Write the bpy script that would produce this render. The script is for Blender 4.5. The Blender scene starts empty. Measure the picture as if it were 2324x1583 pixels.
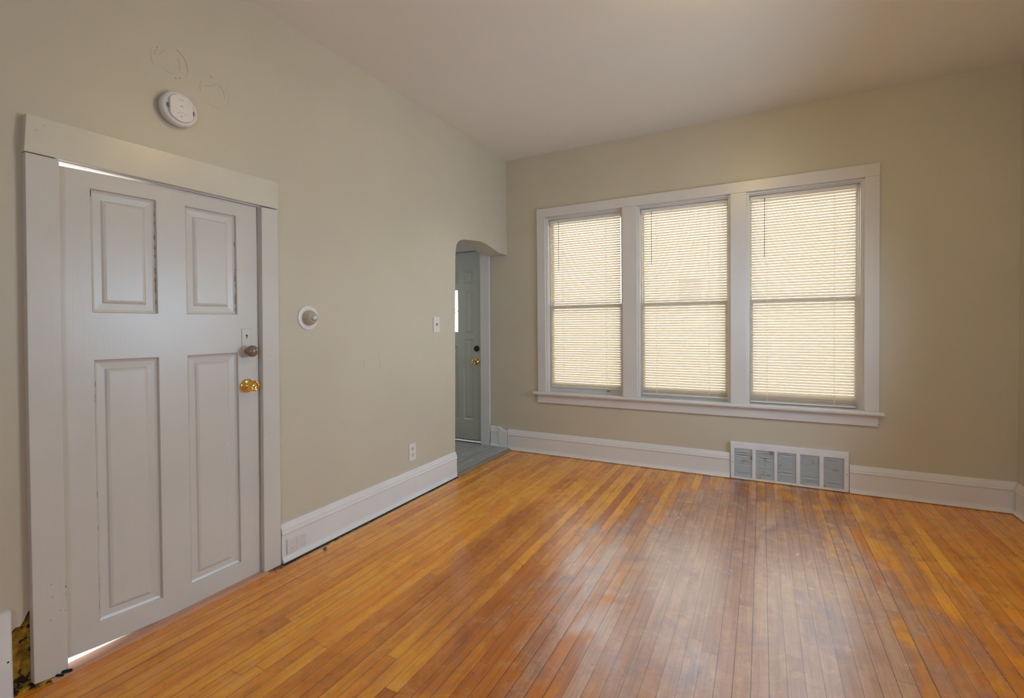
import bpy, bmesh, math, random
from mathutils import Vector, Matrix
random.seed(7)
S = bpy.context.scene
COL = S.collection
PI = math.pi
CEIL = 2.85
RX = 3.677          # right wall
NEAR = -5.3         # wall behind the camera

# ------------------------------------------------------------------ camera
cam_d = bpy.data.cameras.new('camera'); cam = bpy.data.objects.new('camera', cam_d); COL.objects.link(cam)
cam_d.sensor_fit = 'HORIZONTAL'; cam_d.sensor_width = 36
cam_d.lens = 36 * 1081.94 / 2324; cam_d.shift_y = -33.1 / 2324
cam_d.clip_start = .02; cam_d.clip_end = 200
fw = Vector((-0.46428582, 0.88550168, -0.01804049)); rt = Vector((0.88568538, 0.46418269, -0.00978955)); up = Vector((0.00029458, 0.02052335, 0.99978933))
M = Matrix((rt, up, -fw)).transposed().to_4x4(); M.translation = Vector((2.2338, -4.166, 1.2286))
cam.matrix_world = M
S.camera = cam

# ------------------------------------------------------------------ world, sun, sky portals, fill lights, exposure
w = bpy.data.worlds.new('sky'); S.world = w; w.use_nodes = True
bg = w.node_tree.nodes['Background']; bg.inputs[0].default_value = (.60, .78, 1.0, 1); bg.inputs[1].default_value = 9.0
sd = bpy.data.lights.new('sun', 'SUN'); sun = bpy.data.objects.new('sun', sd); COL.objects.link(sun)
sd.energy = 10.0; sd.angle = .01; sd.color = (1, .93, .82)
sun.rotation_euler = Vector((-.25, .75, -.85)).to_track_quat('-Z', 'Y').to_euler(); sun.location = (1, -8, 9)
def area(name, loc, dirv, sx, sy, power, color):
    l = bpy.data.lights.new(name, 'AREA'); o = bpy.data.objects.new(name, l); COL.objects.link(o)
    l.shape = 'RECTANGLE'; l.size = sx; l.size_y = sy; l.energy = power; l.color = color
    o.location = loc; o.rotation_euler = Vector(dirv).to_track_quat('-Z', 'Y').to_euler(); return o
# sky portals in the three window openings and the entry door light
for px, pw, pz, ph in ((.787, .70, 1.42, 1.62), (1.647, .70, 1.42, 1.62), (2.502, .72, 1.42, 1.62), (-.735, .20, 1.39, .42)):
    po = area('window_portal', (px, .17 if pw > .5 else .09, pz), (0, -1, 0), pw, ph, 1, (1, 1, 1)); po.data.cycles.is_portal = True
# added fill lights in closed niches, right wall and behind the camera, both unseen
dl = area('added_fill', (RX + .05, -1.35, 1.25), (-1, 0, -.12), 1.15, 1.05, 38, (.50, .74, 1.0)); dl.data.spread = math.radians(122)
area('added_fill', (2.35, NEAR - .03, 1.45), (0, 1, 0), .90, 1.40, 24, (.56, .77, 1.0))
# added fill light for the vestibule, on its unseen side wall
area('added_fill', (-1.49, -.75, 1.45), (1, 0, 0), .60, 1.10, 4.2, (.70, .84, 1.0))
LAMP_STRENGTH = 86
LAMP_COLOR = (1.0, .69, .22)
S.view_settings.view_transform = 'Standard'; S.view_settings.look = 'None'
S.view_settings.exposure = -0.10; S.view_settings.gamma = 1.0; S.view_settings.use_curve_mapping = False
S.cycles.use_denoising = True
S.cycles.max_bounces = 10; S.cycles.diffuse_bounces = 6; S.cycles.glossy_bounces = 4; S.cycles.transmission_bounces = 8; S.cycles.transparent_max_bounces = 12
S.cycles.sample_clamp_indirect = 6.0

# ------------------------------------------------------------------ materials
class N:
    """small node helper"""
    def __init__(s, name):
        s.m = bpy.data.materials.new(name); s.m.use_nodes = True; s.t = s.m.node_tree
        s.p = s.t.nodes['Principled BSDF']
        s.co = s.t.nodes.new('ShaderNodeTexCoord').outputs['Object']
    def new(s, k, **kw):
        n = s.t.nodes.new(k)
        for a, b in kw.items(): setattr(n, a, b)
        return n
    def put(s, sock, v):
        if isinstance(v, bpy.types.NodeSocket): s.t.links.new(v, sock)
        elif isinstance(v, (tuple, list)) and len(v) == 3 and sock.type == 'RGBA': sock.default_value = (*v, 1)
        else: sock.default_value = v
    def math(s, op, a, b=None, c=None, clamp=False):
        n = s.new('ShaderNodeMath', operation=op, use_clamp=clamp); s.put(n.inputs[0], a)
        if b is not None: s.put(n.inputs[1], b)
        if c is not None: s.put(n.inputs[2], c)
        return n.outputs[0]
    def ramp(s, v, lo, hi, a=0.0, b=1.0):
        n = s.new('ShaderNodeMapRange', interpolation_type='SMOOTHSTEP'); s.put(n.inputs[0], v)
        for i, x in zip((1, 2, 3, 4), (lo, hi, a, b)): s.put(n.inputs[i], x)
        return n.outputs[0]
    def mix(s, f, a, b, mode='MIX'):
        n = s.new('ShaderNodeMix', data_type='RGBA', blend_type=mode)
        s.put(n.inputs[0], f); s.put(n.inputs[6], a); s.put(n.inputs[7], b); return n.outputs[2]
    def vscale(s, v, sc, off=(0, 0, 0)):
        n = s.new('ShaderNodeMapping'); s.put(n.inputs[0], v); n.inputs['Scale'].default_value = sc; n.inputs['Location'].default_value = off
        return n.outputs[0]
    def noise(s, v, scale, detail=3, rough=.5, dist=0):
        n = s.new('ShaderNodeTexNoise'); s.put(n.inputs['Vector'], v); n.inputs['Scale'].default_value = scale
        n.inputs['Detail'].default_value = detail; n.inputs['Roughness'].default_value = rough; n.inputs['Distortion'].default_value = dist
        return n.outputs[0]
    def bump(s, h, strength=.2, dist=.002):
        n = s.new('ShaderNodeBump'); n.inputs['Strength'].default_value = strength; n.inputs['Distance'].default_value = dist
        s.put(n.inputs['Height'], h); s.put(s.p.inputs['Normal'], n.outputs[0])
    def set(s, **kw):
        for k, v in kw.items(): s.put(s.p.inputs[k.replace('_', ' ')], v)
        return s.m

def paint(name, col, rough=.4, var=.04, nscale=2.5, bscale=60, bstr=.12, streak=None, spec=.5):
    n = N(name)
    big = n.noise(n.co, nscale, 3)
    c = n.mix(n.ramp(big, .3, .7), tuple(x * (1 - var) for x in col), tuple(min(1, x * (1 + var)) for x in col))
    v = n.vscale(n.co, streak) if streak else n.co
    n.bump(n.noise(v, bscale, 4), bstr, .003)
    return n.set(Base_Color=c, Roughness=rough, Specular_IOR_Level=spec)
def plain(name, col, rough=.5, metal=0, var=.06, scale=30, spec=.5):
    n = N(name); c = n.mix(n.noise(n.co, scale), tuple(x * (1 - var) for x in col), tuple(min(1, x * (1 + var)) for x in col))
    return n.set(Base_Color=c, Roughness=rough, Metallic=metal, Specular_IOR_Level=spec)

WALL = paint('wall_paint', (.565, .519, .414), .38, .03, 1.2, 45, .16)
CEILM = paint('ceiling_paint', (.80, .78, .73), .7, .02, 1.0, 30, .08)
TRIM = paint('trim_paint', (.68, .66, .64), .28, .02, 3, 40, .10, (1, 1, .25))
DOORM = paint('door_paint', (.62, .60, .565), .30, .03, 2.5, 45, .16, (1, 1, .12))
HEADM = paint('head_trim_paint', (.64, .61, .52), .30, .04, 3, 40, .12, (1, .2, 1))
BASEM = paint('baseboard_paint', (.74, .735, .74), .3, .02, 3, 40, .14)
EXTD = paint('entry_door_paint', (.52, .53, .46), .35, .03, 3, 40, .08)
WHITE = plain('white_plastic', (.74, .71, .70), .35)
IVORY = plain('ivory_plastic', (.66, .62, .50), .35)
DARK = plain('dark_void', (.012, .010, .009), .8)
GREYM = plain('grey_mark', (.25, .22, .19), .6)
BRASS = plain('polished_brass', (.90, .60, .16), .14, 1, .05)
KNOBM = plain('worn_brown_enamel', (.20, .15, .11), .18, 0, .15, spec=.8)
STEEL = plain('dull_steel', (.42, .40, .37), .3, 1)
BLACKM = plain('blackened_metal', (.06, .055, .05), .35, .6)
WANDM = plain('backlit_dark_plastic', (.10, .08, .07), .3)  # clear acrylic wand, its dark look against the light painted in
METALW = paint('register_enamel', (.78, .79, .82), .35, .03, 8, 80, .05)
RUSTL = N('louver_enamel'); RUSTL.set(Base_Color=RUSTL.mix(RUSTL.ramp(RUSTL.noise(RUSTL.co, 14, 4), .58, .72), (.66, .68, .70), (.34, .25, .16)), Roughness=.4); RUSTL = RUSTL.m
RAWWOOD = N('pinkish_bare_wood')
_g = RAWWOOD.noise(RAWWOOD.vscale(RAWWOOD.co, (60, 3, 60)), 1.5, 4)
RAWWOOD.set(Base_Color=RAWWOOD.mix(_g, (.50, .25, .16), (.66, .38, .26)), Roughness=.45); RAWWOOD = RAWWOOD.m
STRIPW = N('weathered_strip_wood')
_g = STRIPW.noise(STRIPW.vscale(STRIPW.co, (60, 4, 60)), 1.5, 4)
STRIPW.set(Base_Color=STRIPW.mix(_g, (.16, .12, .08), (.40, .33, .22)), Roughness=.6); STRIPW = STRIPW.m

def slat_material():
    n = N('translucent_cream_slat'); t = n.t
    d = n.new('ShaderNodeBsdfDiffuse'); d.inputs[0].default_value = (.72, .67, .57, 1)
    tr = n.new('ShaderNodeBsdfTranslucent'); tr.inputs[0].default_value = (.62, .435, .265, 1)
    m = n.new('ShaderNodeMixShader'); m.inputs[0].default_value = .50
    t.links.new(d.outputs[0], m.inputs[1]); t.links.new(tr.outputs[0], m.inputs[2])
    t.links.new(m.outputs[0], t.nodes['Material Output'].inputs[0]); return n.m
SLAT = slat_material()
def cord_material():
    n = N('white_cord'); t = n.t
    d = n.new('ShaderNodeBsdfDiffuse'); d.inputs[0].default_value = (.9, .9, .88, 1)
    tr = n.new('ShaderNodeBsdfTranslucent'); tr.inputs[0].default_value = (.95, .94, .92, 1)
    m = n.new('ShaderNodeMixShader'); m.inputs[0].default_value = .6
    t.links.new(d.outputs[0], m.inputs[1]); t.links.new(tr.outputs[0], m.inputs[2])
    t.links.new(m.outputs[0], t.nodes['Material Output'].inputs[0]); return n.m
CORD = cord_material()
def glass_material():
    n = N('window_glass'); t = n.t
    g = n.new('ShaderNodeBsdfGlossy'); g.inputs['Roughness'].default_value = .02
    tr = n.new('ShaderNodeBsdfTransparent'); tr.inputs[0].default_value = (.94, .96, .95, 1)
    fr = n.new('ShaderNodeFresnel'); fr.inputs[0].default_value = 1.45
    m = n.new('ShaderNodeMixShader'); t.links.new(fr.outputs[0], m.inputs[0])
    t.links.new(tr.outputs[0], m.inputs[1]); t.links.new(g.outputs[0], m.inputs[2])
    t.links.new(m.outputs[0], t.nodes['Material Output'].inputs[0]); return n.m
GLASS = glass_material()
def clear_cap():
    n = N('clear_plastic_cap'); return n.set(Base_Color=(.9, .92, .94), Roughness=.05, Transmission_Weight=.6, IOR=1.45)
CLEAR = clear_cap()
def lamp_glass():
    n = N('lit_lamp_glass'); n.p.inputs['Emission Color'].default_value = (*LAMP_COLOR, 1); n.p.inputs['Emission Strength'].default_value = LAMP_STRENGTH
    return n.set(Base_Color=(.9, .88, .82), Roughness=.4)
LAMPM = lamp_glass()

def floor_material():
    n = N('old_strip_floor'); W = .0553
    sep = n.new('ShaderNodeSeparateXYZ'); n.put(sep.inputs[0], n.co); x, y = sep.outputs[0], sep.outputs[1]
    sx = n.math('DIVIDE', n.math('SUBTRACT', x, .0433), W)
    idx = n.math('FLOOR', sx); fx = n.math('FRACT', sx)
    dx = n.math('MULTIPLY', n.math('MINIMUM', fx, n.math('SUBTRACT', 1.0, fx)), W)
    wn = n.new('ShaderNodeTexWhiteNoise', noise_dimensions='1D'); n.put(wn.inputs['W'], idx)
    sc = n.new('ShaderNodeSeparateColor'); n.put(sc.inputs[0], wn.outputs['Color']); r1, r2, r3 = sc.outputs
    L = n.math('MULTIPLY_ADD', r2, 2.2, 1.0)
    sy = n.math('ADD', n.math('DIVIDE', y, L), n.math('MULTIPLY', r1, 10.0))
    jd = n.math('FLOOR', sy); fy = n.math('FRACT', sy)
    dy = n.math('MULTIPLY', n.math('MINIMUM', fy, n.math('SUBTRACT', 1.0, fy)), L)
    cmb = n.new('ShaderNodeCombineXYZ'); n.put(cmb.inputs[0], idx); n.put(cmb.inputs[1], jd)
    w2 = n.new('ShaderNodeTexWhiteNoise', noise_dimensions='2D'); n.put(w2.inputs['Vector'], cmb.outputs[0])
    s2 = n.new('ShaderNodeSeparateColor'); n.put(s2.inputs[0], w2.outputs['Color']); q1, q2, q3 = s2.outputs
    # board-local coordinates so the grain breaks at every board
    off = n.new('ShaderNodeCombineXYZ'); n.put(off.inputs[0], x); n.put(off.inputs[1], y); n.put(off.inputs[2], n.math('MULTIPLY', q3, 37.0))
    gv = n.vscale(off.outputs[0], (70, 2.2, 1))
    grain = n.noise(gv, 1.0, 5, .6, .6)
    blotch = n.noise(n.vscale(off.outputs[0], (14, 3.0, 1)), 1.0, 4, .55, .4)
    big = n.noise(n.vscale(n.co, (1.5, .9, 1), (3.1, 1.7, 0)), 1.0, 4, .6)
    med = n.noise(n.vscale(n.co, (7, 4, 1)), 1.0, 5, .65, .5)
    fine = n.noise(n.vscale(n.co, (40, 28, 1)), 1.0, 4, .6)
    gold = n.mix(q1, (.95, .36, .012), (.98, .455, .028))
    gold = n.mix(n.ramp(q2, .55, 1.0), gold, (.80, .26, .012))
    red = n.mix(q1, (.46, .125, .012), (.62, .215, .026))
    # amount of the redder, darker stain: a band round the middle of the room
    def ell(cx, cy, rx, ry):
        a = n.math('DIVIDE', n.math('SUBTRACT', x, cx), rx); b = n.math('DIVIDE', n.math('SUBTRACT', y, cy), ry)
        return n.math('SQRT', n.math('ADD', n.math('MULTIPLY', a, a), n.math('MULTIPLY', b, b)))
    jitter = n.math('MULTIPLY', n.math('SUBTRACT', big, .5), 1.2)
    jit2 = n.math('MULTIPLY', n.math('SUBTRACT', med, .5), .7)
    e1 = n.math('ADD', n.math('ADD', n.math('ADD', ell(1.95, -2.1, 1.35, 2.0), jitter), jit2), n.math('MULTIPLY', n.math('SUBTRACT', q3, .5), .52))
    c = n.mix(n.math('MULTIPLY', n.ramp(e1, 1.10, .55), .92), gold, red)
    e2 = n.math('ADD', n.math('ADD', n.math('MULTIPLY_ADD', n.math('SUBTRACT', q1, .5), .22, 0.0), n.math('ADD', ell(2.12, -1.65, .86, 1.75), n.math('MULTIPLY', jitter, .7))), n.math('MULTIPLY', jit2, 1.3))
    worn = n.mix(q2, (.44, .235, .15), (.60, .37, .23))
    wm = n.ramp(e2, 1.02, .62)
    c = n.mix(n.math('MULTIPLY', wm, .85), c, worn)
    # purple-grey scuffs and whitish scrapes inside the worn area
    pm = n.math('MULTIPLY', n.ramp(n.noise(n.vscale(n.co, (3.2, 2.4, 1), (8, 2, 0)), 1.0, 5, .7, .6), .50, .66), n.ramp(e2, 1.25, .75))
    c = n.mix(n.math('MULTIPLY', pm, .65), c, (.27, .16, .20))
    gm = n.math('MULTIPLY', n.ramp(n.noise(n.vscale(n.co, (9, 2.2, 1), (1, 6, 0)), 1.0, 6, .7, .3), .60, .74), n.ramp(e2, 1.35, .8))
    c = n.mix(n.math('MULTIPLY', gm, .5), c, (.50, .44, .42))
    c = n.mix(n.ramp(grain, .35, .75, 0, .35), c, (.30, .12, .04), 'MULTIPLY')
    c = n.mix(n.ramp(blotch, .48, .72, 0, .42), c, (.62, .42, .30), 'MULTIPLY')
    c = n.mix(n.ramp(fine, .66, .74, 0, .35), c, (.25, .18, .14), 'MULTIPLY')
    # short cross-grain scuffs and mottling of the worn finish
    scf = n.math('MULTIPLY', n.ramp(n.noise(n.vscale(n.co, (14, 60, 1), (3, 3, 0)), 1.0, 5, .65, .5), .50, .68), n.ramp(e2, 1.2, .7))
    c = n.mix(n.math('MULTIPLY', scf, .22), c, (.22, .15, .14))
    mot = n.noise(n.vscale(n.co, (11, 9, 1), (6, 1, 0)), 1.0, 6, .7, .8)
    c = n.mix(n.math('MULTIPLY', n.ramp(mot, .50, .70), .30), c, (.78, .48, .26))
    c = n.mix(n.math('MULTIPLY', n.ramp(mot, .46, .30), .30), c, (.30, .15, .12))
    # dark nicks
    nick = n.ramp(n.noise(n.vscale(n.co, (16, 7, 1), (4, 4, 0)), 1.0, 4, .7), .775, .80)
    c = n.mix(n.math('MULTIPLY', nick, .7), c, (.07, .04, .035))
    # grime along the left baseboard
    gr = n.math('MULTIPLY', n.ramp(n.math('ADD', x, n.math('MULTIPLY', n.math('SUBTRACT', med, .5), .03)), .062, .048), n.ramp(y, -2.66, -2.58))
    c = n.mix(n.math('MULTIPLY', gr, .8), c, (.05, .04, .035))
    sw = n.math('MULTIPLY_ADD', n.math('POWER', r3, 3.0), .0013, .0007)
    seam = n.ramp(dx, n.math('MULTIPLY', sw, 1.6), n.math('MULTIPLY', sw, .5))
    jm = n.ramp(dy, .0016, .0006)
    sm = n.math('MAXIMUM', seam, n.math('MULTIPLY', jm, .8))
    c = n.mix(n.math('MULTIPLY', sm, .85), c, (.05, .022, .012))
    n.bump(n.math('ADD', n.math('MULTIPLY', sm, -1.0), n.math('MULTIPLY', n.math('ADD', grain, n.math('MULTIPLY', q2, .6)), .10)), .35, .0015)
    rough = n.math('ADD', n.math('MULTIPLY_ADD', med, .30, .13), n.math('MULTIPLY', wm, .06))
    return n.set(Base_Color=c, Roughness=rough, Specular_IOR_Level=.5, Coat_Weight=n.math('MULTIPLY_ADD', wm, .65, .22), Coat_Roughness=n.math('MULTIPLY_ADD', n.noise(n.vscale(n.co, (9, 6, 1), (2, 9, 0)), 1.0, 6, .7, .4), .34, .06), Coat_IOR=1.6)
FLOORM = floor_material()
def vest_floor():
    n = N('grey_painted_planks'); sep = n.new('ShaderNodeSeparateXYZ'); n.put(sep.inputs[0], n.co)
    sx = n.math('DIVIDE', n.math('ADD', sep.outputs[0], .155), .172); fx = n.math('FRACT', sx)
    d = n.math('MINIMUM', fx, n.math('SUBTRACT', 1.0, fx))
    wear = n.noise(n.vscale(n.co, (14, 3, 1)), 1.0, 5, .65)
    c = n.mix(n.ramp(wear, .45, .75), (.36, .37, .38), (.66, .67, .70))
    c = n.mix(n.ramp(d, .03, .012), c, (.06, .06, .04))
    return n.set(Base_Color=c, Roughness=.42)
VFLOOR = vest_floor()
def plaster():
    n = N('crumbling_yellow_plaster')
    a = n.noise(n.co, 22, 5, .6, .5); b = n.noise(n.vscale(n.co, (1, 1, 1), (5, 3, 2)), 17, 4, .6, .8)
    c = n.mix(n.ramp(a, .35, .65), (.22, .12, .015), (.55, .33, .03))
    c = n.mix(n.ramp(b, .52, .56), c, (.035, .018, .008))
    n.bump(b, .8, .01)
    return n.set(Base_Color=c, Roughness=.8)
PLAST = plaster()
def siding():
    n = N('cream_siding'); sep = n.new('ShaderNodeSeparateXYZ'); n.put(sep.inputs[0], n.co)
    f = n.math('FRACT', n.math('DIVIDE', sep.outputs[2], .12))
    c = n.mix(n.ramp(f, .06, .0), (.80, .70, .52), (.30, .25, .18))
    return n.set(Base_Color=c, Roughness=.7)
SIDING = siding()
GROUND = plain('pale_gravel', (.42, .40, .36), .9, scale=6, var=.2)

# ------------------------------------------------------------------ mesh helpers
class MB:
    def __init__(s): s.v = []; s.f = []
    def add(s, vs, fs):
        b = len(s.v); s.v += [tuple(v) for v in vs]; s.f += [tuple(b + i for i in f) for f in fs]; return s
    def box(s, x0, x1, y0, y1, z0, z1, rot=None):
        c = Vector(((x0 + x1) / 2, (y0 + y1) / 2, (z0 + z1) / 2))
        vs = [Vector((x, y, z)) for x in (x0, x1) for y in (y0, y1) for z in (z0, z1)]
        if rot is not None: vs = [c + rot @ (v - c) for v in vs]
        return s.add(vs, [(0, 1, 3, 2), (4, 6, 7, 5), (0, 4, 5, 1), (2, 3, 7, 6), (0, 2, 6, 4), (1, 5, 7, 3)])
    def prism(s, pts, ax, d0, d1):
        """extrude a 2D outline along an axis; pts are the other two coordinates in xyz order"""
        def mk(p, d):
            return {'x': (d, p[0], p[1]), 'y': (p[0], d, p[1]), 'z': (p[0], p[1], d)}[ax]
        n = len(pts); vs = [mk(p, d0) for p in pts] + [mk(p, d1) for p in pts]
        fs = [tuple(range(n)), tuple(range(2 * n - 1, n - 1, -1))] + [(i, n + i, n + (i + 1) % n, (i + 1) % n) for i in range(n)]
        return s.add(vs, fs)
    def tube(s, pts, r, seg=8):
        pts = [Vector(p) for p in pts]; vs = []; fs = []
        for i, p in enumerate(pts):
            t = (pts[min(i + 1, len(pts) - 1)] - pts[max(i - 1, 0)]).normalized()
            a = t.orthogonal().normalized() if i == 0 else (a - t * a.dot(t)).normalized()
            b = t.cross(a)
            for k in range(seg): vs.append(p + r * (a * math.cos(2 * PI * k / seg) + b * math.sin(2 * PI * k / seg)))
        for i in range(len(pts) - 1):
            for k in range(seg): fs.append((i * seg + k, i * seg + (k + 1) % seg, (i + 1) * seg + (k + 1) % seg, (i + 1) * seg + k))
        fs += [tuple(range(seg))[::-1], tuple(range((len(pts) - 1) * seg, len(pts) * seg))]
        return s.add(vs, fs)
    def lathe(s, prof, o, axis, seg=40):
        """prof: list of (distance along axis, radius)"""
        o = Vector(o); ax = Vector(axis).normalized(); a = ax.orthogonal().normalized(); b = ax.cross(a); vs = []; fs = []
        for d, r in prof:
            for k in range(seg): vs.append(o + ax * d + max(r, 1e-5) * (a * math.cos(2 * PI * k / seg) + b * math.sin(2 * PI * k / seg)))
        for i in range(len(prof) - 1):
            for k in range(seg): fs.append((i * seg + k, i * seg + (k + 1) % seg, (i + 1) * seg + (k + 1) % seg, (i + 1) * seg + k))
        fs += [tuple(range(seg))[::-1], tuple(range((len(prof) - 1) * seg, len(prof) * seg))]
        return s.add(vs, fs)
    def holed(s, u0, u1, z0, z1, holes, mk, d0, d1):
        """slab between depths d0 (front) and d1 with rectangular holes; mk(u,z,d)->xyz"""
        us = sorted({u0, u1, *[h[0] for h in holes], *[h[1] for h in holes]}); zs = sorted({z0, z1, *[h[2] for h in holes], *[h[3] for h in holes]})
        def solid(i, j):
            if not (0 <= i < len(us) - 1 and 0 <= j < len(zs) - 1): return False
            cu, cz = (us[i] + us[i + 1]) / 2, (zs[j] + zs[j + 1]) / 2
            return not any(h[0] < cu < h[1] and h[2] < cz < h[3] for h in holes)
        for i in range(len(us) - 1):
            for j in range(len(zs) - 1):
                if not solid(i, j): continue
                a, b, c, e = us[i], us[i + 1], zs[j], zs[j + 1]
                s.add([mk(a, c, d0), mk(b, c, d0), mk(b, e, d0), mk(a, e, d0)], [(0, 1, 2, 3)])
                s.add([mk(a, c, d1), mk(b, c, d1), mk(b, e, d1), mk(a, e, d1)], [(3, 2, 1, 0)])
                for (di, dj, p, q) in ((-1, 0, (a, c), (a, e)), (1, 0, (b, c), (b, e)), (0, -1, (a, c), (b, c)), (0, 1, (a, e), (b, e))):
                    if not solid(i + di, j + dj): s.add([mk(*p, d0), mk(*q, d0), mk(*q, d1), mk(*p, d1)], [(0, 1, 2, 3)])
        return s
    def rings(s, u0, u1, z0, z1, prof, mk):
        """nested rectangles (inset, depth) closed by a flat field"""
        b = len(s.v)
        for ins, d in prof:
            for (u, z) in ((u0 + ins, z0 + ins), (u1 - ins, z0 + ins), (u1 - ins, z1 - ins), (u0 + ins, z1 - ins)): s.v.append(tuple(mk(u, z, d)))
        for i in range(len(prof) - 1):
            for k in range(4): s.f.append((b + i * 4 + k, b + i * 4 + (k + 1) % 4, b + i * 4 + 4 + (k + 1) % 4, b + i * 4 + 4 + k))
        e = b + 4 * (len(prof) - 1); s.f.append((e, e + 1, e + 2, e + 3)); return s

ORG = {}
def link(o, parent, origin):
    COL.objects.link(o)
    if parent is not None: o.parent = parent; ORG[o.name] = ORG[parent.name]
    else: o.location = origin; ORG[o.name] = Vector(origin)
    return o
def root(name, loc):
    return link(bpy.data.objects.new(name, None), None, loc)
def obj(name, mb, mat, parent=None, origin=(0, 0, 0), smooth=False, bevel=0, merge=True):
    me = bpy.data.meshes.new(name); off = ORG[parent.name] if parent is not None else Vector(origin)
    me.from_pydata([Vector(v) - off for v in mb.v], [], mb.f)
    bm = bmesh.new(); bm.from_mesh(me)
    if merge: bmesh.ops.remove_doubles(bm, verts=bm.verts, dist=1e-5)
    bmesh.ops.recalc_face_normals(bm, faces=bm.faces); bm.to_mesh(me); bm.free()
    me.materials.append(mat)
    o = bpy.data.objects.new(name, me); link(o, parent, origin)
    if smooth:
        for p in me.polygons: p.use_smooth = True
        try: me.set_sharp_from_angle(angle=math.radians(40))
        except Exception: pass
    if bevel:
        m = o.modifiers.new('bevel', 'BEVEL'); m.width = bevel; m.segments = 2; m.limit_method = 'ANGLE'; m.angle_limit = math.radians(35)
    return o
def tag(o, label, cat, group=None):
    o['label'] = label; o['category'] = cat
    if group: o['group'] = group
    return o
def struct(o, label=None):
    o['kind'] = 'structure'
    if label: o['label'] = label
    return o
MX = lambda u, z, d: (d, u, z)      # surface on a wall facing +x: u is y
MY = lambda u, z, d: (u, d, z)      # surface on the far wall: u is x

# ------------------------------------------------------------------ shell
struct(obj('floor', MB().box(0, RX + .1, NEAR - .1, 0, -.12, 0), FLOORM), 'worn orange strip wood floor with scuffed purplish middle')
struct(obj('ceiling', MB().box(-.2, RX + .2, NEAR - .2, .2, CEIL, CEIL + .15), CEILM), 'plain off-white plaster ceiling')
arch = [(-.933, 0), (-.933, .164), (-.923, .65), (-.908, 1.374), (-.897, 1.78), (-.892, 1.83), (-.887, 1.868), (-.876, 1.902), (-.858, 1.926), (-.832, 1.943), (-.80, 1.955), (-.75, 1.965), (-.656, 1.974), (-.535, 1.985), (-.49, 1.987), (-.45, 1.984),
        (-.40, 1.977), (-.34, 1.967), (-.29, 1.957), (-.24, 1.947), (-.19, 1.936), (-.15, 1.929), (-.10, 1.926), (-.05, 1.926), (.0, 1.926)]
outline = [(NEAR - .1, 0), (-3.62, 0), (-3.62, .205), (-3.585, .212), (-3.565, .205), (-3.552, .213), (-3.54, .226), (-3.528, .224), (-3.518, .238), (-3.508, .262), (-3.495, .275), (-3.47, .27), (-3.47, 0), (-3.425, 0), (-3.42, 1.85), (-2.62, 1.85), (-2.635, 0)] + arch + [(0, CEIL), (NEAR - .1, CEIL)]
wall_left = struct(obj('wall_left', MB().prism(outline, 'x', -.2, 0), WALL), 'tan-grey painted left wall with panelled door and arched opening')
WIN = [(.419, 1.154), (1.280, 2.014), (2.127, 2.877)]; WZ0, WZ1 = .575, 2.25
holes = [(a, b, WZ0, WZ1) for a, b in WIN] + [(-1.20, -.305, 0, 2.03)]
wb = MB().holed(-1.6, RX + .2, 0, CEIL, holes, MY, 0, .2)
struct(obj('wall_far', wb, WALL), 'tan-grey painted wall with the three blind-covered windows')
rh = [(-1.98, -.72, .70, 2.00)]
struct(obj('wall_right', MB().holed(NEAR - .1, 0, 0, CEIL, rh, MX, RX, RX + .08).box(RX + .08, RX + .2, NEAR - .1, 0, 0, CEIL), WALL))
nh = [(1.88, 2.82, .73, 2.17)]
struct(obj('wall_near', MB().holed(0, RX, 0, CEIL, nh, MY, NEAR, NEAR - .06).box(0, RX, NEAR - .1, NEAR - .06, 0, CEIL), WALL))
# vestibule beyond the arch
struct(obj('wall_vestibule', MB().box(-1.6, -1.5, -1.5, 0, 0, 2.5).box(-1.5, -.2, -1.5, -1.4, 0, 2.5), WALL))
struct(obj('ceiling_vestibule', MB().box(-1.6, -.2, -1.5, 0, 2.5, 2.6), CEILM))
struct(obj('floor_vestibule', MB().box(-1.5, .018, -.93, 0, -.1, .02).box(-1.5, -.2, -1.4, -.93, -.1, .02), VFLOOR), 'grey painted plank floor beyond the arch')
struct(obj('trim_7', MB().prism([(.018, 0), (.046, 0), (.044, .008), (.030, .020), (.018, .021)], 'y', -.955, -.035), STRIPW), 'bare weathered wood strip edging the grey plank floor')

# exposed plaster where the baseboard is missing
pm = MB(); rnd = random.Random(3); ny, nz = 16, 22
for j in range(nz + 1):
    for i in range(ny + 1):
        pm.v.append((-.016 + rnd.uniform(-.006, .006), -3.64 + .18 * i / ny, .0 + .29 * j / nz))
for j in range(nz):
    for i in range(ny): a = j * (ny + 1) + i; pm.f.append((a, a + 1, a + ny + 2, a + ny + 1))
p = obj('exposed_plaster', pm, PLAST, wall_left, smooth=True); p['label'] = 'crumbling yellow and black plaster patch below the paint'
p2 = obj('plaster_rubble', MB().box(-.01, .028, -3.50, -3.415, 0, .012).box(-.012, .012, -3.56, -3.50, 0, .010), PLAST, wall_left)

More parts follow.
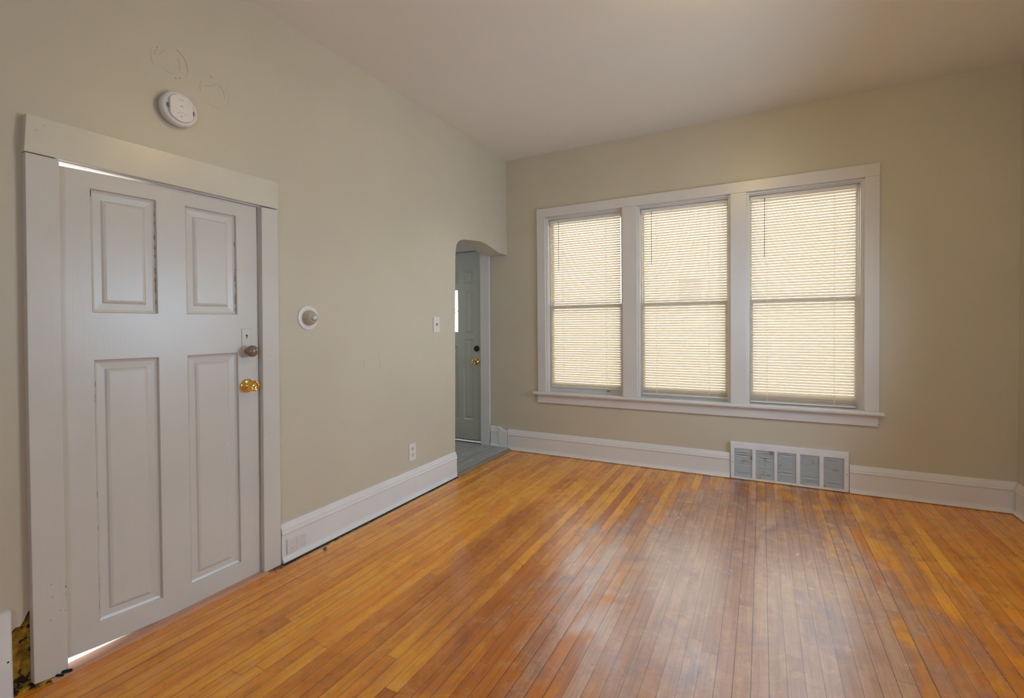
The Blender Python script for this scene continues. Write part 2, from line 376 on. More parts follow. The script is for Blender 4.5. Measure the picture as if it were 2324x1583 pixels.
# ------------------------------------------------------------------ baseboards
BB = [(0, .003), (.034, .003), (.036, .009), (.030, .018), (.024, .030), (.022, .042), (.022, .146), (.027, .149), (.028, .155), (.024, .160), (.022, .176), (.017, .184), (.014, .196), (.010, .202), (0, .203)]
def baseboard(name, axis, a, b, sgn=1, off=0, dz=0, label=None):
    pts = [(off + sgn * d, z + dz) for d, z in BB]
    mb = MB()
    if axis == 'y':  # runs along y on a wall x=off
        n = len(pts); vs = [(px, a, pz) for px, pz in pts] + [(px, b, pz) for px, pz in pts]
        mb.add(vs, [tuple(range(n)), tuple(range(2 * n - 1, n - 1, -1))] + [(i, n + i, n + (i + 1) % n, (i + 1) % n) for i in range(n)])
    else:
        n = len(pts); vs = [(a, px, pz) for px, pz in pts] + [(b, px, pz) for px, pz in pts]
        mb.add(vs, [tuple(range(n)), tuple(range(2 * n - 1, n - 1, -1))] + [(i, n + i, n + (i + 1) % n, (i + 1) % n) for i in range(n)])
    return struct(obj(name, mb, BASEM, bevel=.001), label)
bl = baseboard('baseboard_left', 'y', -2.548, -.940, 1, 0, label='tall moulded white baseboard between the panelled door and the arch')
baseboard('baseboard_far_left', 'x', 0, 2.008, -1, 0, label='tall white baseboard left of the wall register')
baseboard('baseboard_far_right', 'x', 2.792, RX, -1, 0, label='tall white baseboard right of the wall register')
baseboard('baseboard_right', 'y', NEAR, -.037, -1, RX)
baseboard('baseboard_near', 'x', 0, RX - .04, 1, NEAR)
vb = MB(); pts = [(-d, z + .018) for d, z in BB]; n = len(pts)
vb.add([(-.195, a, b) for a, b in pts] + [(-.10, a, b) for a, b in pts], [tuple(range(n)), tuple(range(2 * n - 1, n - 1, -1))] + [(i, n + i, n + (i + 1) % n, (i + 1) % n) for i in range(n)])
vb.prism([(-.10, .02), (-.006, .02), (-.006, .185), (-.03, .188), (-.06, .198), (-.085, .215), (-.10, .222)], 'y', -.030, 0)
struct(obj('baseboard_vestibule', vb, BASEM, bevel=.0015), 'short white baseboard piece inside the arch')

# painted-over cover on the baseboard by the door
t = root('outlet_cover', (.022, -2.46, .08)); tag(t, 'painted-over white outlet cover on the baseboard beside the door', 'outlet cover')
obj('cover_plate', MB().box(.020, .029, -2.522, -2.462, .040, .118), TRIM, t, bevel=.003)
obj('cover_plate', MB().box(.020, .0255, -2.460, -2.402, .042, .112), TRIM, t, bevel=.003)
obj('screw', MB().lathe([(0, .002), (.0015, .002)], (.029, -2.493, .064), (1, 0, 0), 10), GREYM, t)

# ------------------------------------------------------------------ main door (left wall)
def warp(u, z):   # the door hangs a little out of square
    s = (u + 3.403) / .765
    top = 1.8185 + .035 * s if s < .3 else 1.829 + .0055 * (s - .3); bot = max(.0085, .037 - .085 * s) - .0003 * s
    k = z / 1.83
    return (u - .008 * (1 - k), bot + (top - bot) * k)
MD = lambda u, z, d: (d, *warp(u, z))
door = struct(root('door_1', (0, -3.02, 0)), 'old off-white four-panel door with two knobs')
PAN = [(-3.305, -3.085, 1.292, 1.765), (-2.972, -2.745, 1.292, 1.765), (-3.302, -3.085, .09, 1.108), (-2.972, -2.745, .09, 1.108)]
obj('door_slab', MB().holed(-3.401, -2.640, 0, 1.83, PAN, MD, 0, -.038), DOORM, door, bevel=.0015)
for u0, u1, z0, z1 in PAN:
    ob = MB().rings(u0, u1, z0, z1, [(0, -.0005), (.002, -.010), (.012, -.014), (.036, -.0155), (.042, -.010), (.050, -.008)], MD)
    ob.rings(u0, u1, z0, z1, [(0, -.030), (.01, -.030)], MD)
    obj('door_panel', ob, DOORM, door)
cr = MB(); rc = random.Random(5)
def dashes(u, z0, z1, dens=.5, d=-.009, w=.0007):
    z = z0
    while z < z1:
        l = rc.uniform(.006, .03)
        if rc.random() < dens: cr.prism([warp(u + rc.uniform(-.0008, .0008) + a, b) for a, b in ((-w, z), (w, z), (w * .6, z + l), (-w * .6, z + l))], 'x', d - .004, d + .0012)
        z += l + rc.uniform(.002, .012)
dashes(-3.0885, 1.33, 1.70, .75); dashes(-2.7485, 1.31, 1.72, .6); dashes(-3.300, 1.60, 1.76, .5); dashes(-3.2985, .14, .62, .45); dashes(-2.969, .55, 1.05, .5)
dashes(-3.2985, .90, 1.1, .4)
obj('paint_crack', cr, GREYM, door, merge=False)
# old lock plate and knob
o = obj('lock_plate', MB().box(-.002, .0035, -2.729, -2.682, 1.087, 1.228), DOORM, door, bevel=.002)
kh = MB().lathe([(0, .0045), (.0006, .0045)], (.0035, -2.7045, 1.194), (1, 0, 0), 14); kh.prism([(-2.7065, 1.180), (-2.7025, 1.180), (-2.703, 1.194), (-2.706, 1.194)], 'x', .0035, .0041)
obj('keyhole', kh, DARK, o)
k = obj('old_knob', MB().lathe([(.016, .009), (.018, .015), (.022, .0215), (.029, .0265), (.037, .0283), (.046, .0272), (.054, .0222), (.060, .0140), (.062, .004)], (.0035, -2.704, 1.118), (1, 0, 0)), KNOBM, door, smooth=True); k['label'] = 'old round brown knob on painted lock plate'
obj('knob_shank', MB().lathe([(0, .014), (.004, .014), (.006, .010), (.010, .009), (.012, .012), (.017, .012)], (.0035, -2.704, 1.118), (1, 0, 0)), STEEL, k, smooth=True)
def brass_knob(parent, o, axis, up=Vector((0, 0, 1)), dead=False):
    r_ = obj('knob_rosette', MB().lathe([(0, .0335), (.003, .0335), (.006, .031), (.010, .024), (.014, .014), (.016, .012)], o, axis), BRASS, parent, smooth=True)
    kn = obj('brass_knob', MB().lathe([(.012, .0115), (.030, .0115), (.034, .017), (.040, .0235), (.048, .0265), (.055, .0262), (.059, .024), (.0605, .020), (.0585, .0165), (.056, .012), (.0555, .006), (.057, .003)], o, axis), BRASS, parent, smooth=True)
    kn['label'] = 'polished brass door knob'
    ax = Vector(axis)
    obj('keyhole', MB().lathe([(.0565, .0022), (.0578, .0022)], o, axis, 12), DARK, kn)
    side = Vector((0, -1, 0)) if abs(ax.x) > .5 else Vector((1, 0, 0))
    obj('screw_hole', MB().lathe([(.0062, .0028), (.0072, .0028)], Vector(o) + side * .0215, axis, 12), DARK, r_)
brass_knob(door, (0, -2.706, .949), (1, 0, 0))
# jamb, stop and casing
tr = struct(root('trim_1', (0, -3.02, 0)), 'plain flat door casing around the panelled door')
obj('door_jamb', MB().prism([(-3.428, 0), (-3.406, 0), (-3.4055, 1.834), (-2.634, 1.834), (-2.648, 0), (-2.625, 0), (-2.612, 1.856), (-3.428, 1.856)], 'x', -.2, .004), TRIM, tr, bevel=.001)
obj('side_casing', MB().prism([(-3.505, .018), (-3.419, .006), (-3.412, .9), (-3.403, 1.832), (-3.491, 1.832), (-3.500, 1.0)], 'x', 0, .030), DOORM, tr, bevel=.002)
obj('side_casing', MB().prism([(-2.652, .004), (-2.558, .004), (-2.541, 1.836), (-2.630, 1.832)], 'x', 0, .028), DOORM, tr, bevel=.002)
obj('head_casing', MB().prism([(-3.494, 1.835), (-2.539, 1.839), (-2.538, 1.965), (-2.546, 1.976), (-3.486, 1.963)], 'x', 0, .031), HEADM, tr, bevel=.002)
nh_ = MB()
for y, z in ((-3.463, 1.915), (-3.44, 1.938), (-2.565, 1.93), (-3.455, .34), (-3.452, .295), (-3.432, .235), (-3.459, .215), (-2.60, 1.09), (-2.61, .70), (-2.86, 1.86)):
    nh_.lathe([(0, .0022), (.0008, .0018)], (.0302 if z > 1.83 else .0295 if y < -3 else .0279, y, z), (1, 0, 0), 8)
obj('nail_hole', nh_, GREYM, tr)
hg = MB(); rh = random.Random(9)
for i in range(9):
    z = .215 + i * .014 + rh.uniform(-.003, .003); hg.box(-.001, .006, -3.4145, -3.408 + rh.uniform(-.002, .001), z, z + rh.uniform(.004, .009))
h_ = obj('hinge_wear', hg, DARK, tr); h_['label'] = 'dark chipped hinge edge low on the casing'
hy = MB()
for i in range(10):
    z = 1.66 + i * .012 + rh.uniform(-.003, .003); hy.box(.0, .006, -3.4085, -3.4035 + rh.uniform(-.002, .001), z, z + rh.uniform(.004, .010))
obj('yellowed_chip', hy, IVORY, tr)
th = MB().prism([(-.018, 0), (.046, 0), (.045, .005), (.034, .009), (-.018, .009)], 'y', -3.462, -2.640)
struct(obj('trim_2', th, RAWWOOD), 'pinkish bare wood threshold strip under the panelled door')
bh = MB().tube([(.0, -3.442, .010), (.03, -3.43, .014), (.045, -3.41, .013)], .005, 8).tube([(.02, -3.452, .012), (.05, -3.436, .013)], .004, 8)
tag(obj('dirt_clump', bh, DARK, None, (.03, -3.43, .0), smooth=True), 'black dirt clump at the left end of the bare wood threshold', 'debris')
# unseen closed hall behind the door, its area light set to whiten the gaps

struct(obj('wall_hall', MB().box(-1.7, -1.6, -4.2, -2.0, -.1, 2.6).box(-1.6, -.2, -4.2, -4.1, -.1, 2.6).box(-1.6, -.2, -2.1, -2.0, -.1, 2.6), TRIM))
struct(obj('ceiling_hall', MB().box(-1.7, -.2, -4.2, -2.0, 2.6, 2.7), CEILM)); struct(obj('floor_hall', MB().box(-1.6, -.2, -4.1, -2.1, -.1, .0).box(-.2, -.018, -3.41, -2.64, -.1, .006), TRIM))
area('hall_lamp', (-.9, -3.1, 2.55), (0, 0, -1), .4, .4, 170, (.95, .97, 1))
# blue crumb on the floor
cb = MB().lathe([(-.010, .002), (-.006, .007), (0, .009), (.006, .008), (.011, .003)], (.092, -2.335, .008), (.5, .8, .25), 9)
tag(obj('debris_chip', cb, plain('blue_grey_chip', (.08, .13, .20), .4), None, (.092, -2.335, 0)), 'small blue-grey chip lying on the floor near the left baseboard', 'debris')
# gritty dust along the left baseboard, plus a dark strip painting the gap shade
gt = MB(); rg = random.Random(21)
for i in range(60):
    y = -2.55 + i * .0268; w_ = rg.uniform(.003, .008); gt.box(.030, .037 + w_, y, y + .0268, 0, .0015)
for i in range(140):
    y = rg.uniform(-2.62, -1.0); x = .040 + abs(rg.gauss(0, .008)); s_ = rg.uniform(.0006, .0022)
    gt.box(x - s_, x + s_, y - s_ * rg.uniform(1, 4), y + s_ * 2, 0, s_ * .8)
g_ = tag(obj('grit_gap_strip', gt, DARK, None, (.04, -1.8, 0)), 'dark gritty dust and a painted gap shadow along the foot of the left baseboard', 'dirt'); g_['kind'] = 'stuff'

# ------------------------------------------------------------------ things on the left wall
sm = root('smoke_detector', (0, -3.002, 2.166)); tag(sm, 'round white smoke detector high on the wall above the panelled door', 'smoke detector')
c = (0, -3.002, 2.166)
obj('mounting_base', MB().lathe([(0, .064), (.012, .064), (.013, .060)], c, (1, 0, 0), 64), WHITE, sm, smooth=True)
obj('housing', MB().lathe([(.010, .066), (.013, .071), (.030, .072), (.036, .070), (.040, .064), (.042, .058), (.038, .053), (.038, .020)], c, (1, 0, 0), 64), WHITE, sm, smooth=True)
pl = []
for i in range(64):
    a = 2 * PI * i / 64; yy, zz = .056 * math.cos(a), .056 * math.sin(a); yy = max(-.0455, min(.0455, yy)); pl.append((c[1] + yy, c[2] + zz))
cv = obj('cover_plate', MB().prism(pl, 'x', .030, .0485), WHITE, sm, bevel=.0025)
for sgn in (-1, 1):
    sl = MB()
    for i in range(7):
        y = c[1] + sgn * (.0478 + i * .0019); sl.box(.0375, .0400 + (0.0015 if i > 4 else 0), y - .0006, y + .0006, c[2] - .010, c[2] + .008)
    obj('vent_slot', sl, GREYM, sm)
obj('marking', MB().box(.0483, .0489, c[1] - .008, c[1] + .008, c[2] + .034, c[2] + .0352), GREYM, cv)
mk = MB().box(.0483, .0489, c[1] - .010, c[1] + .010, c[2] + .006, c[2] + .0072).box(.0483, .0489, c[1] - .002, c[1] + .002, c[2] + .009, c[2] + .013)
obj('marking', mk, GREYM, cv)
mk = MB().tube([(.0486, c[1] + .018 * math.cos(a), c[2] - .030 + .012 * math.sin(a)) for a in [PI * (.05 + .9 * i / 10) for i in range(11)]], .0005, 5)
obj('marking', mk, GREYM, cv)
obj('test_button', MB().lathe([(0, .0065), (.0012, .006)], (.0483, c[1], c[2] - .034), (1, 0, 0), 20), WHITE, cv)
obj('indicator_light', MB().lathe([(0, .0018), (.0022, .0014)], (.0483, c[1], c[2] - .034), (1, 0, 0), 12), DARK, cv)

th_ = root('thermostat', (0, -2.345, 1.284)); tag(th_, 'round white thermostat with clear centre cap on the left wall', 'thermostat')
c = (0, -2.345, 1.284)
obj('wall_plate', MB().lathe([(0, .064), (.002, .0665), (.005, .0655), (.006, .060)], c, (1, 0, 0), 56), WHITE, th_, smooth=True)
BEIGE = plain('beige_plastic', (.50, .43, .35), .3)
obj('dial_ring', MB().lathe([(.005, .043), (.012, .0435), (.014, .041), (.016, .0415), (.022, .0405), (.024, .0385), (.034, .036), (.043, .031), (.049, .024), (.051, .019), (.046, .018)], c, (1, 0, 0), 56), BEIGE, th_, smooth=True)
obj('centre_cap', MB().lathe([(.046, .0175), (.053, .017), (.056, .014), (.0575, .008), (.058, .001)], c, (1, 0, 0), 40), CLEAR, th_, smooth=True)
obj('cap_rim', MB().lathe([(.049, .0185), (.0525, .0190), (.054, .0175), (.052, .0165)], c, (1, 0, 0), 40), STEEL, th_, smooth=True)

sw = root('light_switch', (0, -1.169, 1.243)); tag(sw, 'white light switch with toggle on the wall left of the arch', 'light switch')
obj('cover_plate', MB().box(0, .006, -1.206, -1.131, 1.184, 1.302), WHITE, sw, bevel=.002)
obj('toggle', MB().prism([(.004, 1.236), (.006, 1.235), (.017, 1.249), (.017, 1.254), (.006, 1.250)], 'y', -1.173, -1.165), plain('aged_toggle', (.30, .27, .22), .4), sw)
obj('toggle_slot', MB().box(.0058, .0064, -1.175, -1.163, 1.231, 1.256), GREYM, sw)
obj('screw', MB().lathe([(0, .0028), (.001, .0022)], (.006, -1.169, 1.281), (1, 0, 0), 12), WHITE, sw); obj('screw', MB().lathe([(0, .0028), (.001, .0022)], (.006, -1.169, 1.205), (1, 0, 0), 12), WHITE, sw)

ou = root('wall_outlet', (0, -1.474, .328)); tag(ou, 'white duplex wall outlet with ivory sockets above the left baseboard', 'outlet')
obj('cover_plate', MB().box(0, .006, -1.511, -1.438, .266, .390), WHITE, ou, bevel=.002)
for zc in (.352, .306):
    rec = obj('receptacle', MB().prism([(-1.474 + .0165 * math.cos(2 * PI * i / 24), zc + max(-.0135, min(.0135, .0165 * math.sin(2 * PI * i / 24)))) for i in range(24)], 'x', .004, .0075), IVORY, ou)
    obj('slot', MB().box(.0072, .0078, -1.4815, -1.4793, zc - .003, zc + .007).box(.0072, .0078, -1.4688, -1.4666, zc - .002, zc + .006).box(.0072, .0078, -1.4765, -1.4715, zc - .010, zc - .006), DARK, rec)
obj('screw', MB().lathe([(0, .0028), (.001, .0022)], (.006, -1.474, .329), (1, 0, 0), 12), WHITE, ou)

# old ring marks left in the paint above the smoke detector, scratches
mkm = plain('old_paint_ridge', (.36, .31, .21), .5)
mr = MB()
def arc(cy, cz, ry, rz, a0, a1, r=.0008, n=24, wob=.0):
    r *= .75
    mr.tube([(.0004, cy + ry * math.cos(math.radians(a0 + (a1 - a0) * i / n)) + random.uniform(-wob, wob), cz + rz * math.sin(math.radians(a0 + (a1 - a0) * i / n)) + random.uniform(-wob, wob)) for i in range(n + 1)], r, 5)
# (centre y, z) of the two marks
c1 = (-3.02, 2.365); c2 = (-2.835, 2.315)
arc(*c1, .070, .072, -8, 70, .0012); arc(*c1, .070, .072, -30, -12, .0006); arc(*c1, .073, .072, 150, 215, .0005); arc(*c1, .058, .060, 150, 178, .0009); arc(*c1, .040, .045, -30, 40, .0009); arc(*c1, .040, .045, 110, 160, .0007); arc(*c1, .042, .045, 230, 290, .0005)
arc(*c2, .064, .066, 150, 200, .0006); arc(*c2, .066, .066, -30, 20, .0005); arc(*c2, .046, .050, -10, 65, .0008, wob=.0006); arc(*c2, .062, .066, 240, 300, .0005)
mr.tube([(.0004, c2[0] - .045, c2[1] + .01), (.0004, c2[0] - .005, c2[1] + .030), (.0004, c2[0] + .012, c2[1] + .046)], .0007, 5)
mr.tube([(.0004, c2[0] - .018, c2[1] + .070), (.0004, c2[0] - .010, c2[1] + .062)], .0014, 5)
for y, z in ((c1[0] - .047, c1[1] + .040), (c1[0] + .038, c1[1] - .050), (c1[0] + .022, c1[1] - .058)): mr.lathe([(0, .0030), (.001, .0022)], (.0, y, z), (1, 0, 0), 8)
for y0, z0, y1, z1, r in ((-1.80, 1.07, -1.79, 1.02, .0004), (-1.93, 1.02, -1.94, .97, .0004), (-1.45, 1.16, -1.455, 1.13, .0004), (-1.40, .98, -1.39, .95, .0004), (-1.79, 1.01, -1.785, .95, .0004)):
    mr.tube([(.0003, y0, z0), (.0003, (y0 + y1) / 2 + .002, (z0 + z1) / 2), (.0003, y1, z1)], r, 5)
obj('paint_mark', mr, mkm, wall_left, merge=False)

# ------------------------------------------------------------------ wall registers
def register(x0, x1, z1, mk, cols, label, bent=True, flip=1):
    c0 = mk((x0 + x1) / 2, 0, 0); r = root('wall_register', c0); tag(r, label, 'wall register')
    hs = [(a, b, .024, z1 - .045) for a, b in cols]
    f = MB().holed(x0 + .006, x1 - .006, .007, z1 - .005, hs, mk, flip * .030, flip * .022)
    # bevelled rim back to the wall
    R = [((x0 + .006, .007), (x1 - .006, .007), (x1 - .006, z1 - .005), (x0 + .006, z1 - .005)), ((x0, .002), (x1, .002), (x1, z1), (x0, z1))]
    vs = [mk(u, z, flip * .030) for u, z in R[0]] + [mk(u, z, flip * .018) for u, z in R[1]] + [mk(u, z, 0) for u, z in R[1]]
    f.add(vs, [(i, (i + 1) % 4, 4 + (i + 1) % 4, 4 + i) for i in range(4)] + [(4 + i, 4 + (i + 1) % 4, 8 + (i + 1) % 4, 8 + i) for i in range(4)])
    obj('frame', f, METALW, r, bevel=.001)
    obj('duct_shade', MB().rings(x0 + .01, x1 - .01, .01, z1 - .01, [(0, flip * .002), (.01, flip * .002)], mk), DARK, r)  # near-black sheet in place of the shade in the cavity behind the louvers
    rr = random.Random(12)
    for ci, (a, b) in enumerate(cols):
        lv = MB(); n = 26; p = (z1 - .045 - .024) / n
        for k in range(n):
            z = .024 + p * (k + .5); sag = 0
            if bent and rr.random() < .16: sag = rr.uniform(-.0035, .0025)
            if bent and k in (2, 3) and ci in (0, 1, 3): sag = -.003 + .0012 * (k - 2)
            m = 10
            for i in range(m):
                ua, ub = a + (b - a) * i / m, a + (b - a) * (i + 1) / m
                sa, sb = [sag * math.sin(PI * q / m) for q in (i, i + 1)]
                lv.add([mk(ua, z - .0018 + sa, flip * .027), mk(ub, z - .0018 + sb, flip * .027), mk(ub, z + .0030 + sb, flip * .021), mk(ua, z + .0030 + sa, flip * .021),
                        mk(ua, z - .0026 + sa, flip * .0262), mk(ub, z - .0026 + sb, flip * .0262), mk(ub, z + .0022 + sb, flip * .0202), mk(ua, z + .0022 + sa, flip * .0202)],
                       [(0, 1, 2, 3), (7, 6, 5, 4), (0, 4, 5, 1), (3, 2, 6, 7)])
        obj('louvers', lv, RUSTL, r)
    for u in (x0 + .018, x1 - .014):
        uu = mk(u, .135, flip * .030); dn = Vector(mk(0, 0, flip)) - Vector(mk(0, 0, 0))
        obj('screw', MB().lathe([(0, .003), (.0015, .002)], uu, dn, 10), DARK, r)
    return r
register(2.010, 2.790, .293, MY, [(2.039, 2.166), (2.191, 2.317), (2.337, 2.461), (2.487, 2.609), (2.634, 2.759)], 'white five-section wall register with bent louvers below the windows', flip=-1)
register(-4.345, -3.553, .297, MX, [(-4.315, -4.188), (-4.163, -4.036), (-4.016, -3.889), (-3.864, -3.742), (-3.717, -3.592)], 'white wall register cut by the left picture edge beside the door casing')

# ------------------------------------------------------------------ windows
tw = struct(root('trim_3', (1.65, 0, .6)), 'white casing, sill and apron shared by the three windows')
obj('side_casing', MB().box(.336, .419, -.022, 0, .600, 2.25), TRIM, tw, bevel=.002)
obj('mullion_casing', MB().box(1.154, 1.280, -.020, 0, .600, 2.25), TRIM, tw, bevel=.002)
obj('mullion_casing', MB().box(2.014, 2.127, -.020, 0, .600, 2.25), TRIM, tw, bevel=.002)
obj('side_casing', MB().box(2.877, 2.962, -.022, 0, .600, 2.25), TRIM, tw, bevel=.002)
obj('head_casing', MB().prism([(.336, 2.25), (2.962, 2.25), (2.964, 2.337), (.336, 2.328)], 'y', -.024, 0), TRIM, tw, bevel=.002)
obj('stool', MB().prism([(-.052, .574), (-.055, .580), (-.055, .590), (-.050, .597), (-.040, .600), (0, .600), (0, .574)], 'x', .296, 2.986), TRIM, tw)
obj('apron', MB().prism([(0, .493), (-.018, .493), (-.020, .496), (-.020, .550), (-.024, .562), (-.034, .571), (-.034, .574), (0, .574)], 'x', .330, 2.957), TRIM, tw, bevel=.001)
nl = MB()
for x, z in ((.372, 2.255), (.352, 2.28), (1.62, 2.285), (2.90, 2.297), (2.925, 2.30)): nl.lathe([(0, .0022), (.0008, .002)], (x, -.0241, z), (0, -1, 0), 8)
obj('nail_hole', nl, GREYM, tw)
ck = MB(); rk = random.Random(31); x = .36
while x < 2.9:
    l = rk.uniform(.01, .05)
    if rk.random() < (.45 if x > 1.9 else .3):
        z = .484 - .006 * rk.random(); ck.add([(x, -.0006, z), (x + l, -.0006, z - .0005), (x + l, -.0006, z + .0012), (x, -.0006, z + .0016)], [(0, 1, 2, 3)])
    x += l + rk.uniform(.01, .07)
wf = bpy.data.objects['wall_far']
obj('caulk_crack', ck, GREYM, wf)

def window(i, x0, x1, latch=False):
    wn = struct(root('window_%d' % i, ((x0 + x1) / 2, .1, .6)), ('left', 'middle', 'right')[i - 1] + ' double-hung window behind its blind')
    j = MB().box(x0, x0 + .004, 0, .2, .6, 2.25).box(x1 - .004, x1, 0, .2, .6, 2.25).box(x0, x1, 0, .2, 2.246, 2.25)
    j.box(x0, x1, 0, .2, WZ0, .5998)
    obj('jamb', j, TRIM, wn)
    st = MB()
    for s, e in ((x0, 1), (x1, -1)):
        def b(a, c_, y0, y1):
            lo, hi = sorted((s + e * a, s + e * c_)); st.box(lo, hi, y0, y1, .6, 2.246)
        b(.004, .012, .002, .020); b(.004, .020, .020, .031); b(.004, .026, .0605, .0695); b(.004, .012, .031, .060)
    st.box(x0, x1, .004, .020, 2.236, 2.246).box(x0, x1, .020, .030, 2.226, 2.246)
    obj('stop_moulding', st, TRIM, wn, bevel=.001)
    for nm, y0, y1, za, zb, rb, rtop, sw_ in (('lower_sash', .070, .105, .600, 1.420, .075, .035, .040), ('upper_sash', .110, .145, 1.385, 2.246, .035, .05, .030)):
        a, c_ = x0 + .005, x1 - .005
        sh = obj(nm, MB().holed(a, c_, za, zb, [(a + sw_, c_ - sw_, za + rb, zb - rtop)], MY, y0, y1), TRIM, wn, bevel=.002)
        obj('pane', MB().box(a + sw_ - .001, c_ - sw_ + .001, (y0 + y1) / 2 - .002, (y0 + y1) / 2 + .002, za + rb - .001, zb - rtop + .001), GLASS, sh)
        if latch and nm == 'lower_sash':
            obj('latch', MB().box(x0 + .565, x0 + .60, .058, .070, .622, .628).lathe([(0, .005), (.010, .004)], (x0 + .582, .070, .630), (0, -1, 0), 10), GREYM, sh)
for i, (a, b) in enumerate(WIN): window(i + 1, a, b, i == 0)

def blind(x0, x1, zb, wand_x, cords, label, seed):
    yc = .045; r = root('window_blind', ((x0 + x1) / 2, yc, zb)); tag(r, label, 'blind', 'mini blinds in the three windows')
    obj('headrail', MB().box(x0 - .002, x1 + .002, yc - .013, yc + .013, 2.190, 2.219), WHITE, r, bevel=.002)
    obj('bottom_rail', MB().box(x0, x1, yc - .009, yc + .009, zb, zb + .011), WHITE, r, bevel=.003)
    pitch = .0213; zt = 2.182; nsl = int((zt - zb - .014) / pitch) + 1; pitch = (zt - zb - .020) / (nsl - 1)
    sl = MB(); rs = random.Random(seed); th = math.radians(73); W2 = .0094
    for k in range(nsl):
        z = zt - .004 - k * pitch; dt = rs.uniform(-.05, .05); m = 4; tw_ = rs.uniform(-.0006, .0006)
        top = []
        for q in range(m + 1):
            s = -1 + 2 * q / m; bow = .0011 * (1 - s * s)
            # s=-1 is the room-side lower edge, s=+1 the outer upper edge
            py = yc + W2 * s * math.cos(th + dt) - bow * math.sin(th); pz = z + W2 * s * math.sin(th + dt) + bow * math.cos(th)
            top.append((py, pz))
        vs = [(x0, p_, q_ + tw_) for p_, q_ in top] + [(x1, p_, q_ - tw_) for p_, q_ in top]
        sl.add(vs, [(q, q + 1, m + 1 + q + 1, m + 1 + q) for q in range(m)])
    obj('slats', sl, SLAT, r, smooth=False, merge=False)
    for cx in cords:
        cd = MB().tube([(cx, yc - .0065, 2.19), (cx, yc - .0065, zb + .01)], .0009, 6).tube([(cx + .004, yc + .0065, 2.19), (cx + .004, yc + .0065, zb + .01)], .0007, 6)
        for k in range(nsl): z = zt - .004 - k * pitch; cd.box(cx - .0025, cx + .0025, yc - .0075, yc - .005, z - .0105, z - .0035)
        obj('ladder_cord', cd, CORD, r, merge=False)
    obj('tilt_wand', MB().tube([(wand_x, yc - .018, 2.192), (wand_x, yc - .019, 2.16), (wand_x - .001, yc - .019, 1.742)], .0024, 6).tube([(wand_x, yc - .018, 2.192), (wand_x, yc - .012, 2.196)], .003, 6), WANDM, r, smooth=True)
B = [(.453, 1.123, .645, .540, (.575, .990)), (1.311, 1.986, .622, 1.395, (1.432, 1.850)), (2.154, 2.836, .608, 2.252, (2.268, 2.705))]
LB = ['white mini blind in the left window, ending above the sash bottom rail', 'white mini blind in the middle window, between the two mullions', 'white mini blind in the right window, lowered to the sill']
for i, (a, b, zb, wx, cs) in enumerate(B): blind(a, b, zb, wx, cs, LB[i], 40 + i)

wn = struct(root('window_6', (-1.5, -.75, .9)))  # added frame round the unseen vestibule fill light
obj('window_frame', MB().holed(-1.13, -.37, .82, 2.08, [(-1.05, -.45, .90, 1.43), (-1.05, -.45, 1.47, 2.0)], MX, -1.5, -1.47), TRIM, wn)
# added frame behind the camera, dressing the rear fill light
for i, (a, b, z0, z1) in enumerate(nh):
    wn = struct(root('window_%d' % (4 + i), ((a + b) / 2, NEAR, z0)))
    obj('window_frame', MB().holed(a - .08, b + .08, z0 - .08, z1 + .08, [(a + .02, b - .02, z0 + .02, 1.43), (a + .02, b - .02, 1.47, z1 - .02)], MY, NEAR + .02, NEAR - .0), TRIM, wn)
wn = struct(root('window_5', (RX, -1.35, .70)))  # added frame dressing the right-wall fill light, out of view
obj('window_frame', MB().holed(-2.06, -.64, .62, 2.08, [(-1.96, -.74, .72, 1.33), (-1.96, -.74, 1.37, 1.98)], MX, RX - .02, RX), TRIM, wn)

# ------------------------------------------------------------------ entry door beyond the arch
t6 = struct(root('trim_6', (-.25, 0, .02)), 'white casing beside the entry door seen through the arch')
obj('side_casing', MB().prism([(-.310, .02), (-.206, .02), (-.192, 2.16), (-.295, 2.16)], 'y', -.022, 0), TRIM, t6, bevel=.002)
obj('head_casing', MB().box(-1.30, -.20, -.020, 0, 2.022, 2.14), TRIM, t6, bevel=.002)
obj('door_jamb', MB().box(-.316, -.298, 0, .2, .02, 2.03).box(-1.21, -1.18, 0, .2, .02, 2.03).box(-1.2, -.305, 0, .2, 2.006, 2.035).box(-1.2, -.30, .082, .10, 1.98, 2.02).box(-.34, -.31, .082, .10, .02, 2.0).box(-1.2, -.30, .082, .10, .0, .036), TRIM, t6)
d2 = struct(root('door_2', (-.75, .04, .03)), 'greyish panelled entry door with small leaded glass light seen through the arch')
MV = lambda u, z, d: (u - .012 * (1 - z / 2), d, z)
PP = [(-.535, -.413, 1.675, 1.815), (-1.035, -.913, 1.675, 1.815), (-.535, -.413, 1.145, 1.60), (-1.035, -.913, 1.145, 1.60), (-.545, -.425, .25, 1.09), (-1.035, -.915, .25, 1.09), (-.875, -.605, 1.675, 1.815), (-.875, -.620, .25, 1.02)]
LT = (-.835, -.612, 1.17, 1.61)
obj('door_slab', MB().holed(-1.172, -.318, .040, 2.001, PP + [LT], MV, .040, .080), EXTD, d2, bevel=.001)
for u0, u1, z0, z1 in PP:
    obj('door_panel', MB().rings(u0, u1, z0, z1, [(0, .040), (.012, .048), (.020, .048), (.032, .042)], MV).rings(u0, u1, z0, z1, [(0, .07), (.01, .07)], MV), EXTD, d2)
gp = obj('glass_light', MB().box(LT[0] - .012, LT[1] - .012, .056, .060, LT[2], LT[3]), GLASS, d2)
ld = MB(); xm = (LT[0] + LT[1]) / 2 - .010; zm = 1.39
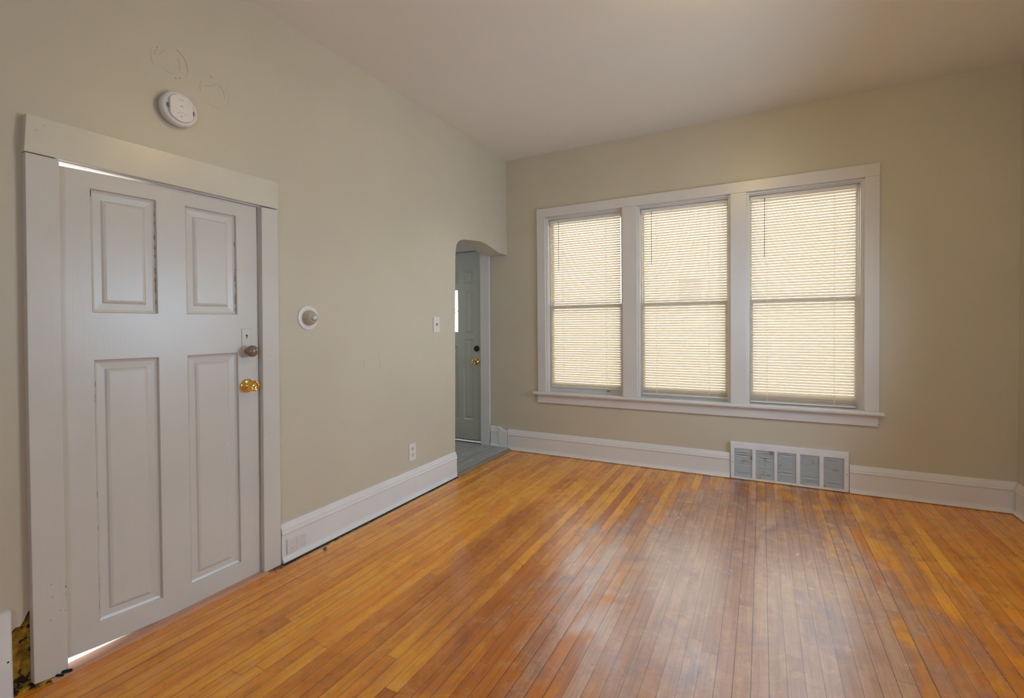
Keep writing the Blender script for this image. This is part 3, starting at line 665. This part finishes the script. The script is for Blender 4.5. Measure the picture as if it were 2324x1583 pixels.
for a, b in (((xm, LT[3]), (xm, zm + .07)), ((xm, LT[2]), (xm, zm - .07)), ((xm, zm + .07), (LT[1] - .012, zm)), ((xm, zm + .07), (LT[0] - .01, zm)), ((xm, zm - .07), (LT[1] - .012, zm)), ((xm, zm - .07), (LT[0] - .01, zm))):
    ld.tube([(a[0], .055, a[1]), (b[0], .055, b[1])], .003, 6)
obj('leading', ld, BLACKM, gp)
db = obj('deadbolt', MB().lathe([(0, .032), (.006, .031), (.012, .024), (.012, .019), (.020, .017), (.021, .001)], (-.387, .040, .996), (0, -1, 0)), BLACKM, d2, smooth=True)
obj('thumb_turn', MB().box(-.400, -.374, .012, .022, .991, 1.001), BLACKM, db, bevel=.001)
brass_knob(d2, (-.388, .040, .860), (0, -1, 0))
struct(obj('trim_8', MB().box(-1.18, -.32, .0, .20, .0, .026), plain('dark_bronze_sill', (.03, .03, .06), .25, .6)), 'dark metal sill under the entry door')

# ------------------------------------------------------------------ ceiling lamp (above the top edge of the picture)
cl = root('ceiling_light', (2.15, -2.10, CEIL)); tag(cl, 'frosted dome ceiling light glowing warm, just above the picture top', 'ceiling light')
obj('lamp_base', MB().lathe([(0, .135), (.02, .135), (.03, .125)], (2.15, -2.10, CEIL), (0, 0, -1), 40), WHITE, cl, smooth=True)
obj('lamp_shade', MB().lathe([(.025, .120), (.04, .128), (.06, .122), (.085, .095), (.10, .055), (.106, .005)], (2.15, -2.10, CEIL), (0, 0, -1), 40), LAMPM, cl, smooth=True)

# ------------------------------------------------------------------ outside
nb = root('neighbour_house', (1.5, 9.2, -.6)); tag(nb, 'cream sided neighbouring house glimpsed through the blinds', 'house')
obj('siding_wall', MB().box(-9.5, 10.5, 9.0, 9.3, -.6, 5.6), SIDING, nb)
obj('roof', MB().prism([(8.7, 5.55), (9.3, 5.55), (13, 7.6), (13, 7.7)], 'x', -9.9, 10.9), plain('roof_shingle', (.25, .22, .20), .9), nb)
nw = obj('window', MB().holed(.22, .94, 1.75, 2.45, [(.30, .86, 1.83, 2.37)], MY, 8.96, 9.0), TRIM, nb)
obj('pane', MB().box(.30, .86, 8.985, 8.999, 1.83, 2.37), plain('dark_glass', (.22, .23, .24), .2), nw)
gd = obj('ground', MB().box(-14, 18, .2, 14, -.8, -.6).box(-14, -.2, -10, .2, -.8, -.6), GROUND); struct(gd)
